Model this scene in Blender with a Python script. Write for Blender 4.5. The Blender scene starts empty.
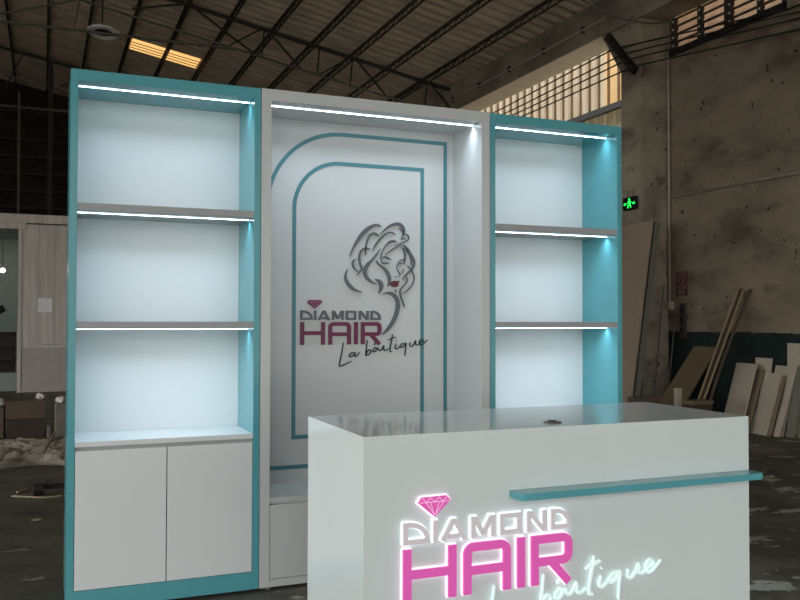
import bpy, bmesh, math, random
from mathutils import Vector, Matrix
random.seed(7)
sc = bpy.context.scene
COL = sc.collection
PI = math.pi

# ------------------------------------------------------------------ materials
def lin(c):
    return tuple(((v/255)/12.92 if v/255 <= .04045 else ((v/255+.055)/1.055)**2.4) for v in c)

def nodes_of(name):
    m = bpy.data.materials.new(name); m.use_nodes = True
    nt = m.node_tree
    return m, nt, nt.nodes['Principled BSDF']

def N(nt, kind, **kw):
    n = nt.nodes.new(kind)
    for k, v in kw.items():
        if k.startswith('i_'):
            n.inputs[k[2:].replace('_', ' ')].default_value = v
        else:
            setattr(n, k, v)
    return n

def mat(name, col, rough=.5, metal=0., spec=.5, var=0., scale=8., bump=0., bscale=60., emit=None, estr=0., coat=0.):
    """plain painted surface with a little procedural variation"""
    m, nt, b = nodes_of(name)
    c = lin(col)
    b.inputs['Roughness'].default_value = rough
    b.inputs['Metallic'].default_value = metal
    b.inputs['Specular IOR Level'].default_value = spec
    b.inputs['Coat Weight'].default_value = coat
    tc = N(nt, 'ShaderNodeTexCoord')
    nz = N(nt, 'ShaderNodeTexNoise', i_Scale=scale, i_Detail=5.)
    nt.links.new(tc.outputs['Object'], nz.inputs['Vector'])
    rp = N(nt, 'ShaderNodeValToRGB')
    rp.color_ramp.elements[0].position = .3; rp.color_ramp.elements[1].position = .7
    lo = tuple(x*(1-var) for x in c)+(1,); hi = tuple(min(1, x*(1+var)) for x in c)+(1,)
    rp.color_ramp.elements[0].color = lo; rp.color_ramp.elements[1].color = hi
    nt.links.new(nz.outputs['Fac'], rp.inputs['Fac'])
    nt.links.new(rp.outputs['Color'], b.inputs['Base Color'])
    if bump:
        n2 = N(nt, 'ShaderNodeTexNoise', i_Scale=bscale, i_Detail=6.)
        nt.links.new(tc.outputs['Object'], n2.inputs['Vector'])
        bp = N(nt, 'ShaderNodeBump', i_Strength=bump, i_Distance=.01)
        nt.links.new(n2.outputs['Fac'], bp.inputs['Height'])
        nt.links.new(bp.outputs['Normal'], b.inputs['Normal'])
    if emit:
        b.inputs['Emission Color'].default_value = lin(emit)+(1,)
        b.inputs['Emission Strength'].default_value = estr
    return m

def glow(name, col, strength):
    m, nt, b = nodes_of(name)
    b.inputs['Base Color'].default_value = lin(col)+(1,)
    b.inputs['Emission Color'].default_value = lin(col)+(1,)
    b.inputs['Emission Strength'].default_value = strength
    return m

def ramp(nt, src, stops):
    r = N(nt, 'ShaderNodeValToRGB')
    e = r.color_ramp.elements
    e[0].position, e[0].color = stops[0][0], tuple(stops[0][1])+(1,)
    e[1].position, e[1].color = stops[-1][0], tuple(stops[-1][1])+(1,)
    for p, c in stops[1:-1]:
        k = e.new(p); k.color = tuple(c)+(1,)
    nt.links.new(src, r.inputs['Fac'])
    return r.outputs['Color']

def mixc(nt, fac, a, b, mode='MIX'):
    m = N(nt, 'ShaderNodeMix', data_type='RGBA', blend_type=mode)
    for s, v in ((0, fac), (6, a), (7, b)):
        if hasattr(v, 'node'):
            nt.links.new(v, m.inputs[s])
        else:
            m.inputs[s].default_value = v if s == 0 else tuple(v)+(1,)
    return m.outputs[2]

def coords(nt, scale=(1, 1, 1), rot=(0, 0, 0)):
    tc = N(nt, 'ShaderNodeTexCoord'); mp = N(nt, 'ShaderNodeMapping')
    mp.inputs['Scale'].default_value = scale; mp.inputs['Rotation'].default_value = rot
    nt.links.new(tc.outputs['Object'], mp.inputs['Vector'])
    return mp.outputs['Vector'], tc

def noise(nt, vec, scale, detail=6., rough=.6):
    n = N(nt, 'ShaderNodeTexNoise', i_Scale=scale, i_Detail=detail, i_Roughness=rough)
    nt.links.new(vec, n.inputs['Vector'])
    return n.outputs['Fac']

def wall_material(name, base, dark, band=True):
    """old cement render: brown grey patches, pits, streaks, dark green dado up to 1.14 m"""
    m, nt, b = nodes_of(name)
    v, tc = coords(nt, (1, .45, 1))
    v2, _ = coords(nt, (1, 1, 1))
    c = ramp(nt, noise(nt, v, 1.6, 8, .62), [(.34, lin(dark)), (.52, lin(base)), (.68, tuple(x*1.25 for x in lin(base)))])
    stain = ramp(nt, noise(nt, v, 3.3, 5, .55), [(.55, (1, 1, 1)), (.7, (.62, .58, .54))])
    c = mixc(nt, 1., c, stain, 'MULTIPLY')
    pits = ramp(nt, noise(nt, v2, 13., 2, .4), [(.70, (1, 1, 1)), (.735, (.22, .2, .18))])
    c = mixc(nt, 1., c, pits, 'MULTIPLY')
    if band:
        sx = N(nt, 'ShaderNodeSeparateXYZ'); nt.links.new(tc.outputs['Object'], sx.inputs[0])
        ad = N(nt, 'ShaderNodeMath', operation='MULTIPLY_ADD')
        nt.links.new(noise(nt, v2, 6., 4), ad.inputs[0]); ad.inputs[1].default_value = .06
        nt.links.new(sx.outputs['Z'], ad.inputs[2])
        lt = N(nt, 'ShaderNodeMath', operation='LESS_THAN'); lt.inputs[1].default_value = 1.17
        nt.links.new(ad.outputs[0], lt.inputs[0])
        g = ramp(nt, noise(nt, v2, 5., 5), [(.3, lin((24, 34, 32))), (.7, lin((38, 50, 46)))])
        c = mixc(nt, lt.outputs[0], c, g)
    nt.links.new(c, b.inputs['Base Color'])
    b.inputs['Roughness'].default_value = .9
    b.inputs['Specular IOR Level'].default_value = .2
    bp = N(nt, 'ShaderNodeBump', i_Strength=.5, i_Distance=.02)
    nt.links.new(noise(nt, v2, 14., 8, .7), bp.inputs['Height'])
    nt.links.new(bp.outputs['Normal'], b.inputs['Normal'])
    return m

def floor_material():
    """dark worn workshop floor with paint scrapes and pale flakes"""
    m, nt, b = nodes_of('worn floor')
    v, tc = coords(nt)
    vs, _ = coords(nt, (1, 1.7, 1), (0, 0, .8))
    c = ramp(nt, noise(nt, v, 1.3, 8, .65), [(.33, lin((72, 69, 62))), (.52, lin((97, 94, 84))), (.7, lin((124, 119, 108)))])
    pat = ramp(nt, noise(nt, v, 3.1, 6, .6), [(.5, (1, 1, 1)), (.66, (.6, .6, .58))])
    c = mixc(nt, 1., c, pat, 'MULTIPLY')
    sx = N(nt, 'ShaderNodeSeparateXYZ'); nt.links.new(tc.outputs['Object'], sx.inputs[0])
    wr = N(nt, 'ShaderNodeMapRange', interpolation_type='SMOOTHSTEP'); nt.links.new(sx.outputs['X'], wr.inputs['Value'])
    wr.inputs['From Min'].default_value = 1.; wr.inputs['From Max'].default_value = 3.2
    wr.inputs['To Min'].default_value = 0.; wr.inputs['To Max'].default_value = .055
    ad = N(nt, 'ShaderNodeMath', operation='ADD')
    nt.links.new(noise(nt, vs, 2.6, 8, .68), ad.inputs[0]); nt.links.new(wr.outputs['Result'], ad.inputs[1])
    scr = ramp(nt, ad.outputs[0], [(.625, (0, 0, 0)), (.655, (1, 1, 1))])
    c = mixc(nt, scr, c, lin((172, 172, 162)))
    fl = ramp(nt, noise(nt, v, 26., 3, .5), [(.70, (0, 0, 0)), (.73, (1, 1, 1))])
    c = mixc(nt, fl, c, lin((150, 146, 134)))
    nt.links.new(c, b.inputs['Base Color'])
    b.inputs['Roughness'].default_value = .62
    b.inputs['Specular IOR Level'].default_value = .35
    bp = N(nt, 'ShaderNodeBump', i_Strength=.3, i_Distance=.01)
    nt.links.new(noise(nt, v, 30., 6), bp.inputs['Height'])
    nt.links.new(bp.outputs['Normal'], b.inputs['Normal'])
    return m

def streak_material(name, base, streak, axis_scale):
    m, nt, b = nodes_of(name)
    v, tc = coords(nt, axis_scale)
    c = ramp(nt, noise(nt, v, 4., 6, .6), [(.4, lin(base)), (.62, lin(streak))])
    nt.links.new(c, b.inputs['Base Color'])
    b.inputs['Roughness'].default_value = .6
    return m

def glass_slat():
    m, nt, b = nodes_of('dusty frosted glass slat')
    v, tc = coords(nt)
    c = ramp(nt, noise(nt, v, 6., 4), [(.35, lin((226, 204, 188))), (.65, lin((244, 226, 210)))])
    tr = N(nt, 'ShaderNodeBsdfTranslucent'); mx = N(nt, 'ShaderNodeMixShader', i_Fac=.7)
    nt.links.new(c, b.inputs['Base Color']); nt.links.new(c, tr.inputs['Color'])
    b.inputs['Roughness'].default_value = .4
    nt.links.new(b.outputs[0], mx.inputs[1]); nt.links.new(tr.outputs[0], mx.inputs[2])
    nt.links.new(mx.outputs[0], nt.nodes['Material Output'].inputs['Surface'])
    return m

M = dict(
    teal=mat('teal lacquer', (92, 166, 174), .17, var=.03),
    white=mat('white lacquer', (226, 229, 228), .3, var=.012, scale=3),
    midwhite=mat('soft white laminate', (204, 206, 204), .2, var=.012, scale=3),
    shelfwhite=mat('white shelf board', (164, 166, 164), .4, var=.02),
    archteal=mat('teal arch lacquer', (74, 132, 140), .4, var=.02),
    soffit=mat('daylit soffit tint', (246, 226, 200), .8, var=.1, scale=3),  # pale tone carries the daylight on the beam's underside
    seam=mat('rust and rib shade', (104, 80, 56), .8, var=.2),  # dark tone for rust lines with the joint shadow painted in
    gemlit=mat('pale pink lit line', (255, 214, 240), .4, emit=(255, 200, 236), estr=.35),
    counter=mat('white counter lacquer', (223, 230, 228), .08, spec=.8, var=.012, scale=3),
    led=glow('LED diffuser', (220, 240, 255), 9.),
    ledcut=mat('aluminium profile', (190, 195, 196), .35, .8),
    gap=mat('dark joint', (30, 32, 33), .8),
    grey=mat('grey acrylic lettering', (92, 97, 100), .4, var=.03),
    burg=mat('burgundy acrylic lettering', (108, 24, 66), .4, var=.03),
    dgreen=mat('dark green lettering', (38, 62, 62), .5),
    lip=mat('dark red acrylic', (88, 14, 38), .35),
    gempale=mat('pale pink facet line', (196, 140, 166), .4),
    pinkface=mat('pink lit acrylic face', (222, 96, 178), .35, emit=(222, 84, 170), estr=.30),
    greyface=mat('light grey lit acrylic face', (196, 188, 190), .35, emit=(206, 196, 198), estr=.32),
    mintface=mat('mint lit acrylic', (214, 232, 228), .35, emit=(236, 246, 243), estr=.4),
    halo=glow('white LED halo', (236, 246, 255), .95),
    halopink=glow('pink white LED halo', (255, 226, 246), .95),
    halomint=glow('mint LED halo', (212, 236, 231), .5),
    wall=wall_material('old rendered wall', (132, 119, 102), (94, 84, 71)),
    conc=wall_material('old concrete', (160, 148, 131), (118, 108, 95), band=False),
    concrete_beam=wall_material('beam concrete', (150, 140, 124), (112, 104, 92), band=False),
    farwall=wall_material('soot dark far wall', (58, 51, 45), (34, 30, 27), band=False),  # very dark brown base with random patches
    floor=floor_material(),
    yard=mat('pale bounce ground', (205, 200, 190), .9, var=.1, scale=.5),  # kept pale so it throws daylight upwards
    roof=streak_material('weathered roof sheet', (226, 206, 182), (196, 178, 158), (.5, 1.4, 1)),
    steel=mat('dark rusty steel', (52, 45, 40), .7, var=.25, scale=20),
    steel2=mat('dull grey steel', (98, 92, 86), .6, var=.15, scale=12),
    pipe=mat('dusty pvc pipe', (168, 155, 137), .6, var=.1),
    sill=mat('near black sill', (24, 22, 20), .7),
    slat=glass_slat(),
    clad=streak_material('beige cladding sheet', (172, 156, 132), (156, 140, 116), (1, 1, .12)),
    cladwarm=streak_material('amber cladding sheet', (192, 156, 106), (178, 140, 90), (1, 1, .12)),
    cladlow=mat('grey green cladding sheet', (206, 198, 172), .7, var=.1),
    cream=mat('beige melamine sheet', (156, 140, 121), .55, var=.06, scale=3),
    whiteboard=mat('dusty white board', (180, 168, 152), .55, var=.08, scale=4),
    edge=mat('raw board edge', (124, 108, 88), .8, var=.1, scale=25),
    greengrey=mat('grey green door slab', (116, 112, 100), .6, var=.06),
    ply=mat('dusty plywood', (108, 92, 70), .8, var=.15, scale=6),
    mould=mat('pale wooden moulding', (150, 132, 104), .55, var=.1),
    brown=mat('dark brown batten', (66, 52, 42), .6, var=.15),
    black=mat('black rubber', (24, 24, 24), .7),
    blackgloss=mat('black plastic', (16, 18, 18), .35),
    signred=mat('dull red sign', (84, 34, 31), .5, var=.08),
    signpale=mat('pale sign face', (118, 100, 90), .5),
    exitgreen=glow('green exit light', (40, 240, 90), 1.7),
    cabin=streak_material('stained cabin panel', (200, 190, 180), (218, 209, 198), (4, 4, .35)),
    cabinlow=mat('lower cabin panel', (184, 175, 166), .6, var=.06),
    cabinin=mat('cabin inside wall', (160, 170, 160), .7, var=.05),
    rail=mat('pale cabin ceiling batten', (150, 158, 150), .6),
    lamp=glow('lit lamp', (255, 250, 235), 8.),
    carton=mat('grubby carton', (92, 78, 66), .85, var=.15, scale=6),
    cartondark=mat('dark carton', (64, 52, 45), .85, var=.15, scale=6),
    block=mat('grey block', (118, 112, 103), .85, var=.15, scale=9),
    bag=mat('crumpled white plastic', (205, 200, 192), .45, var=.1, bump=.5, bscale=30),
    film=mat('dusty plastic film', (150, 141, 130), .45, var=.3, scale=7, bump=.5, bscale=14),
    wood=mat('pale wood stick', (150, 136, 116), .7, var=.1),
    paper=mat('crumpled paper', (250, 248, 246), .6, var=.12, scale=20),
    enamel=mat('white enamel reflector', (242, 243, 243), .4),
    skylight=glow('amber translucent roof sheet', (255, 200, 124), 1.05),
    wire=mat('black cable', (26, 23, 21), .7),
    greywire=mat('grey sagging cable', (104, 98, 90), .6),
)

# ------------------------------------------------------------------ geometry
class MB:
    def __init__(s): s.v = []; s.f = []
    def add(s, vs, fs):
        o = len(s.v); s.v += [tuple(p) for p in vs]; s.f += [tuple(i+o for i in f) for f in fs]; return s
    def box(s, x0, x1, y0, y1, z0, z1):
        return s.add([(x0,y0,z0),(x1,y0,z0),(x1,y1,z0),(x0,y1,z0),(x0,y0,z1),(x1,y0,z1),(x1,y1,z1),(x0,y1,z1)],
                     [(0,3,2,1),(4,5,6,7),(0,1,5,4),(1,2,6,5),(2,3,7,6),(3,0,4,7)])
    def hexa(s, a, b, c, d, off):
        """quad a b c d given thickness by the vector off"""
        off = Vector(off); q = [Vector(p) for p in (a, b, c, d)]
        return s.add(q+[p+off for p in q], [(0,1,2,3),(7,6,5,4),(0,4,5,1),(1,5,6,2),(2,6,7,3),(3,7,4,0)])
    def bar(s, p, q, w, h=None, up=(0,0,1)):
        p, q = Vector(p), Vector(q); h = h or w
        d = (q-p).normalized(); u = Vector(up)
        if abs(d.dot(u)) > .98: u = Vector((0,1,0))
        r = d.cross(u).normalized(); t = r.cross(d).normalized()
        vs = [e+r*(sx*w/2)+t*(sz*h/2) for e in (p, q) for sx, sz in ((-1,-1),(1,-1),(1,1),(-1,1))]
        return s.add(vs, [(3,2,1,0),(4,5,6,7),(0,1,5,4),(1,2,6,5),(2,3,7,6),(3,0,4,7)])
    def tube(s, pts, r, n=10):
        pts = [Vector(p) for p in pts]; vs = []; fs = []
        prev = None
        for i, p in enumerate(pts):
            d = (pts[min(i+1, len(pts)-1)]-pts[max(i-1, 0)]).normalized()
            if prev is None:
                a = Vector((0,0,1)) if abs(d.z) < .9 else Vector((1,0,0))
                x = d.cross(a).normalized()
            else:
                x = (prev-d*prev.dot(d)).normalized()
            prev = x; y = d.cross(x)
            rr = r[i] if isinstance(r, (list, tuple)) else r
            vs += [p+(x*math.cos(k*2*PI/n)+y*math.sin(k*2*PI/n))*rr for k in range(n)]
        for i in range(len(pts)-1):
            for k in range(n):
                fs.append((i*n+k, i*n+(k+1) % n, (i+1)*n+(k+1) % n, (i+1)*n+k))
        fs.append(tuple(range(n-1, -1, -1))); fs.append(tuple((len(pts)-1)*n+k for k in range(n)))
        return s.add(vs, fs)
    def lathe(s, prof, c=(0,0,0), n=28, rot=None):
        vs = []; fs = []
        for r, z in prof:
            for k in range(n):
                p = Vector((r*math.cos(2*PI*k/n), r*math.sin(2*PI*k/n), z))
                if rot: p = rot @ p
                vs.append(p+Vector(c))
        for i in range(len(prof)-1):
            for k in range(n):
                fs.append((i*n+k, i*n+(k+1) % n, (i+1)*n+(k+1) % n, (i+1)*n+k))
        return s.add(vs, fs)
    def prism(s, poly, y0, y1):
        """polygon of (x, z) extruded along y"""
        n = len(poly)
        vs = [(x, y0, z) for x, z in poly]+[(x, y1, z) for x, z in poly]
        fs = [tuple(range(n)), tuple(range(2*n-1, n-1, -1))]
        fs += [(i, i+n, (i+1) % n+n, (i+1) % n) for i in range(n)]
        return s.add(vs, fs)
    def stroke(s, pts, y0, y1, closed=False):
        """flat ribbon along (x, z, width) points, mitred, extruded from y0 to y1"""
        n = len(pts); L = []; Rr = []
        for i in range(n):
            x, z, w = pts[i]
            def dirv(a, b):
                dx, dz = pts[b][0]-pts[a][0], pts[b][1]-pts[a][1]; l = math.hypot(dx, dz) or 1e-9
                return dx/l, dz/l
            if closed: a, b = dirv((i-1) % n, i), dirv(i, (i+1) % n)
            else:
                a = dirv(i-1, i) if i > 0 else dirv(i, i+1)
                b = dirv(i, i+1) if i < n-1 else a
            na, nb = (-a[1], a[0]), (-b[1], b[0])
            mx, mz = na[0]+nb[0], na[1]+nb[1]; l = math.hypot(mx, mz) or 1e-9
            mx, mz = mx/l, mz/l
            k = 1/max(.38, mx*na[0]+mz*na[1])
            L.append((x+mx*w/2*k, z+mz*w/2*k)); Rr.append((x-mx*w/2*k, z-mz*w/2*k))
        vs = []
        for l, r in zip(L, Rr):
            vs += [(l[0], y0, l[1]), (r[0], y0, r[1]), (r[0], y1, r[1]), (l[0], y1, l[1])]
        fs = []
        m = n if closed else n-1
        for i in range(m):
            a = 4*i; b = 4*((i+1) % n)
            fs += [(a, a+1, b+1, b), (a+1, a+2, b+2, b+1), (a+2, a+3, b+3, b+2), (a+3, a, b, b+3)]
        if not closed:
            fs += [(3, 2, 1, 0), (4*n-4, 4*n-3, 4*n-2, 4*n-1)]
        return s.add(vs, fs)

def spline(pts, k=6):
    """Catmull-Rom through points of any dimension"""
    out = []
    n = len(pts)
    for i in range(n-1):
        p0, p1, p2, p3 = pts[max(i-1, 0)], pts[i], pts[i+1], pts[min(i+2, n-1)]
        for j in range(k):
            t = j/k
            out.append(tuple(.5*((2*b)+(-a+c)*t+(2*a-5*b+4*c-d)*t*t+(-a+3*b-3*c+d)*t**3) for a, b, c, d in zip(p0, p1, p2, p3)))
    out.append(tuple(pts[-1]))
    return out

def link(name, mb, m, origin=(0,0,0), smooth=False, bevel=0.):
    me = bpy.data.meshes.new(name)
    o = Vector(origin)
    me.from_pydata([tuple(Vector(p)-o) for p in mb.v], [], mb.f)
    bm = bmesh.new(); bm.from_mesh(me)
    bmesh.ops.recalc_face_normals(bm, faces=bm.faces); bm.to_mesh(me); bm.free()
    me.materials.append(M[m] if isinstance(m, str) else m)
    if smooth:
        for p in me.polygons: p.use_smooth = True
    ob = bpy.data.objects.new(name, me); COL.objects.link(ob)
    ob.location = o
    if bevel:
        b = ob.modifiers.new('bevel', 'BEVEL'); b.width = bevel; b.segments = 2; b.limit_method = 'ANGLE'
    return ob

WORLD = {}
def tag(o, label, cat, group=None):
    o['label'] = label; o['category'] = cat
    if group: o['group'] = group
    return o
def thing(name, label, cat, loc, group=None):
    e = bpy.data.objects.new(name, None); COL.objects.link(e); e.location = loc
    e.empty_display_size = .1; WORLD[e.name] = Vector(loc)
    return tag(e, label, cat, group)
def part(parent, name, mb, m, label=None, **kw):
    """a child mesh; vertices given in world coordinates, all parents unrotated"""
    o = link(name, mb, m, (0,0,0), **kw)
    base = WORLD[parent.name]
    for v in o.data.vertices: v.co -= base
    o.parent = parent; WORLD[o.name] = base
    if label: o['label'] = label
    return o
def single(name, label, cat, mb, m, group=None, **kw):
    xs = [p[0] for p in mb.v]; ys = [p[1] for p in mb.v]; zs = [p[2] for p in mb.v]
    org = ((min(xs)+max(xs))/2, (min(ys)+max(ys))/2, min(zs))
    o = link(name, mb, m, org, **kw); WORLD[o.name] = Vector(org)
    return tag(o, label, cat, group)
def struct(name, mb, m, **kw):
    o = link(name, mb, m, **kw); o['kind'] = 'structure'; WORLD[o.name] = Vector((0,0,0))
    return o

# logo outlines, metres
WOMAN= [[(0.2736,0.3535,0.0018),(0.2916,0.3947,0.0082),(0.3154,0.4363,0.0155),(0.3442,0.476,0.0209),(0.3731,0.5045,0.0209),(0.4022,0.524,0.0173),(0.4315,0.5321,0.0118),(0.4595,0.5242,0.0023)],[(0.3663,0.3653,0.0018),(0.3661,0.4017,0.0073),(0.3757,0.4431,0.01),(0.3902,0.4733,0.0118),(0.4121,0.4846,0.0137),(0.4316,0.4795,0.0109),(0.4405,0.4693,0.0036)],[(0.3919,0.3971,0.0023),(0.3734,0.4011,0.0091),(0.3541,0.3991,0.0091),(0.3372,0.3826,0.0109),(0.3291,0.3551,0.0109),(0.3326,0.3235,0.01),(0.3399,0.3033,0.01),(0.3457,0.2921,0.0082),(0.3352,0.2759,0.0073),(0.316,0.2528,0.0018)],[(0.31,0.3419,0.0018),(0.2966,0.3338,0.0082),(0.2919,0.3133,0.01),(0.3015,0.291,0.0091),(0.3207,0.2742,0.0036)],[(0.2624,0.2855,0.0018),(0.2502,0.2492,0.01),(0.2589,0.2178,0.0155),(0.2827,0.189,0.0173),(0.3115,0.1713,0.0128),(0.349,0.1615,0.0018)],[(0.4514,0.4023,0.0018),(0.4319,0.3742,0.0064),(0.4052,0.3414,0.0109),(0.3761,0.311,0.0182),(0.3631,0.2811,0.02),(0.3666,0.2539,0.0182),(0.386,0.2293,0.0146),(0.4128,0.2139,0.0082),(0.4323,0.2051,0.0018)],[(0.4201,0.2345,0.0018),(0.4421,0.2258,0.0164),(0.4568,0.2078,0.0228),(0.4569,0.1849,0.0209),(0.4423,0.155,0.0023)],[(0.4296,0.3375,0.0027),(0.4394,0.3195,0.0073),(0.4615,0.3041,0.01),(0.4837,0.2863,0.0155),(0.501,0.2591,0.0182),(0.506,0.2316,0.0155),(0.4962,0.1947,0.0018)],[(0.4463,0.48,0.0018),(0.4758,0.5065,0.0082),(0.5054,0.5285,0.0137),(0.5351,0.5404,0.0164),(0.5651,0.5417,0.0173),(0.5877,0.5228,0.0164),(0.5927,0.4975,0.0109),(0.5802,0.4692,0.0027),(0.5742,0.4606,0.0018)],[(0.405,0.3893,0.0018),(0.4269,0.4266,0.0082),(0.4562,0.4621,0.01),(0.4857,0.4862,0.0082),(0.5178,0.4944,0.0073),(0.5402,0.4838,0.0023)],[(0.5478,0.4402,0.0027),(0.5304,0.4465,0.0137),(0.5056,0.441,0.0128),(0.4834,0.4195,0.0055),(0.4637,0.3867,0.0036),(0.4555,0.3543,0.0032),(0.459,0.3315,0.0018)],[(0.481,0.3698,0.0018),(0.5106,0.3928,0.0064),(0.5454,0.4124,0.0055),(0.5803,0.4251,0.0036),(0.5903,0.4269,0.0014)],[(0.5877,0.488,0.0018),(0.6104,0.4866,0.0055),(0.6215,0.4707,0.0055),(0.6129,0.4542,0.0055),(0.5853,0.4415,0.0064),(0.5603,0.4314,0.0055),(0.5354,0.4203,0.0018)],[(0.5727,0.4582,0.0018),(0.5903,0.4626,0.0064),(0.5993,0.4597,0.0027)],[(0.5641,0.5195,0.0018),(0.5777,0.5061,0.0036),(0.5877,0.4903,0.0018)],[(0.5878,0.43,0.0018),(0.6155,0.4055,0.0091),(0.6358,0.3736,0.0118),(0.652,0.3461,0.0128),(0.6536,0.3229,0.0128),(0.641,0.2947,0.0128),(0.6158,0.2709,0.01),(0.5932,0.2495,0.0055),(0.5847,0.2332,0.0018)],[(0.5793,0.4158,0.0018),(0.5929,0.3954,0.0082),(0.5995,0.3678,0.0109),(0.5965,0.3353,0.0073),(0.5931,0.319,0.0023)],[(0.5929,0.414,0.0014),(0.613,0.3915,0.0046),(0.6307,0.3641,0.0046),(0.6369,0.3364,0.0055),(0.6334,0.3131,0.0018)],[(0.4589,0.3498,0.0018),(0.4761,0.3572,0.0091),(0.4959,0.3518,0.01),(0.5167,0.3423,0.0018)],[(0.459,0.3269,0.0027),(0.4737,0.3227,0.0109),(0.4861,0.324,0.0109),(0.5058,0.3227,0.0027)],[(0.553,0.3249,0.0014),(0.5655,0.3368,0.0046),(0.5855,0.348,0.0046),(0.5955,0.3515,0.0014)],[(0.5545,0.3157,0.0036),(0.563,0.3228,0.0064),(0.5755,0.3264,0.0064),(0.5855,0.3281,0.0018)],[(0.5655,0.3076,0.0023),(0.573,0.3138,0.0036)],[(0.5495,0.3155,0.0014),(0.5516,0.2948,0.0027),(0.5606,0.2766,0.0032),(0.5696,0.2629,0.0027),(0.5656,0.2536,0.0018)],[(0.5407,0.2517,0.0014),(0.5517,0.251,0.0027),(0.5631,0.2521,0.0014)],[(0.5931,0.2935,0.0018),(0.5856,0.2818,0.0027),(0.5781,0.2677,0.0014)],[(0.6132,0.3149,0.0014),(0.6258,0.3013,0.0036),(0.6359,0.2899,0.0036),(0.6511,0.2647,0.0041),(0.6537,0.2392,0.0046),(0.6436,0.2111,0.005),(0.621,0.1829,0.0055),(0.5959,0.164,0.0046),(0.5783,0.1545,0.0018)],[(0.6057,0.2544,0.0014),(0.6118,0.236,0.0046),(0.6033,0.2127,0.0055),(0.5808,0.1915,0.0064),(0.5698,0.1682,0.0073),(0.5759,0.136,0.0073),(0.5884,0.1084,0.0064),(0.595,0.0877,0.0036),(0.596,0.0807,0.0014)],[(0.5409,0.1793,0.0014),(0.5424,0.1724,0.0046),(0.5459,0.1633,0.0018)],[(0.4668,0.153,0.0023),(0.4914,0.1602,0.0109),(0.5211,0.156,0.0182),(0.5459,0.1356,0.0209),(0.557,0.1035,0.0219),(0.5535,0.0666,0.0228),(0.5412,0.0297,0.0219),(0.5214,-0.0071,0.02),(0.4968,-0.0391,0.0173),(0.4673,-0.0697,0.0046)]]
LIPS= [(0.5036,0.2086),(0.5209,0.2236),(0.5348,0.2285),(0.5433,0.2255),(0.5657,0.2291),(0.5597,0.2165),(0.5583,0.2004),(0.5408,0.1918),(0.5235,0.1952)]
SCRIPT= [[(0.2398,-0.1102),(0.235,-0.1437),(0.226,-0.1906),(0.219,-0.224),(0.2226,-0.2375),(0.2438,-0.2298),(0.2722,-0.2169),(0.2879,-0.2131)],[(0.3063,-0.1662),(0.2899,-0.1646),(0.2756,-0.1779),(0.2778,-0.188),(0.2935,-0.1815),(0.3078,-0.1662),(0.3064,-0.1851),(0.3164,-0.1839),(0.3329,-0.1638)],[(0.3782,-0.0978),(0.374,-0.1317),(0.369,-0.1724),(0.3698,-0.1806),(0.3784,-0.1576),(0.3929,-0.151),(0.3988,-0.1626),(0.3857,-0.1781),(0.3698,-0.1813)],[(0.422,-0.1404),(0.4126,-0.1492),(0.4111,-0.1607),(0.4235,-0.1609),(0.4323,-0.1473),(0.4235,-0.1391),(0.4418,-0.1461)],[(0.4161,-0.1253),(0.4271,-0.1138)],[(0.4418,-0.1393),(0.444,-0.1516),(0.4514,-0.1565),(0.4638,-0.1463),(0.4734,-0.1314),(0.4749,-0.1499),(0.4837,-0.1569),(0.5029,-0.1454)],[(0.5265,-0.0679),(0.5206,-0.0988),(0.5118,-0.14),(0.5119,-0.162),(0.5237,-0.1635)],[(0.5006,-0.0987),(0.5228,-0.0892),(0.5466,-0.0825)],[(0.5475,-0.1197),(0.5415,-0.1403),(0.5505,-0.1487),(0.5699,-0.1351)],[(0.5482,-0.1032),(0.5504,-0.0998)],[(0.6014,-0.1168),(0.5826,-0.12),(0.5714,-0.1338),(0.5789,-0.1407),(0.5939,-0.1312),(0.6059,-0.1168),(0.6029,-0.1479),(0.6008,-0.186)],[(0.6315,-0.1122),(0.6301,-0.1309),(0.6407,-0.1359),(0.6558,-0.1207),(0.6641,-0.1055),(0.6657,-0.1243),(0.6771,-0.1279),(0.6923,-0.1155)],[(0.6923,-0.1155),(0.7114,-0.1073),(0.7038,-0.096),(0.6885,-0.1071),(0.6923,-0.1266),(0.7076,-0.1247),(0.736,-0.1005)]]
GEM= [(0.0379,0.1042),(0.047,0.1166),(0.1115,0.1173),(0.1194,0.1063),(0.0793,0.0704)]

# ------------------------------------------------------------------ camera
cam = bpy.data.cameras.new('camera'); co = bpy.data.objects.new('camera', cam); COL.objects.link(co)
cam.sensor_width = 36.; cam.lens = 856.19*36/800; cam.clip_end = 200
co.location = (-.0986, -4.0316, 1.291)
Rm = (Matrix.Rotation(-.3938, 3, 'Z') @ Matrix.Rotation(.0228, 3, 'X') @ Matrix.Rotation(-.0018, 3, 'Y'))
co.rotation_euler = (Rm @ Matrix.Rotation(PI/2, 3, 'X')).to_euler()
sc.camera = co

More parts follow.
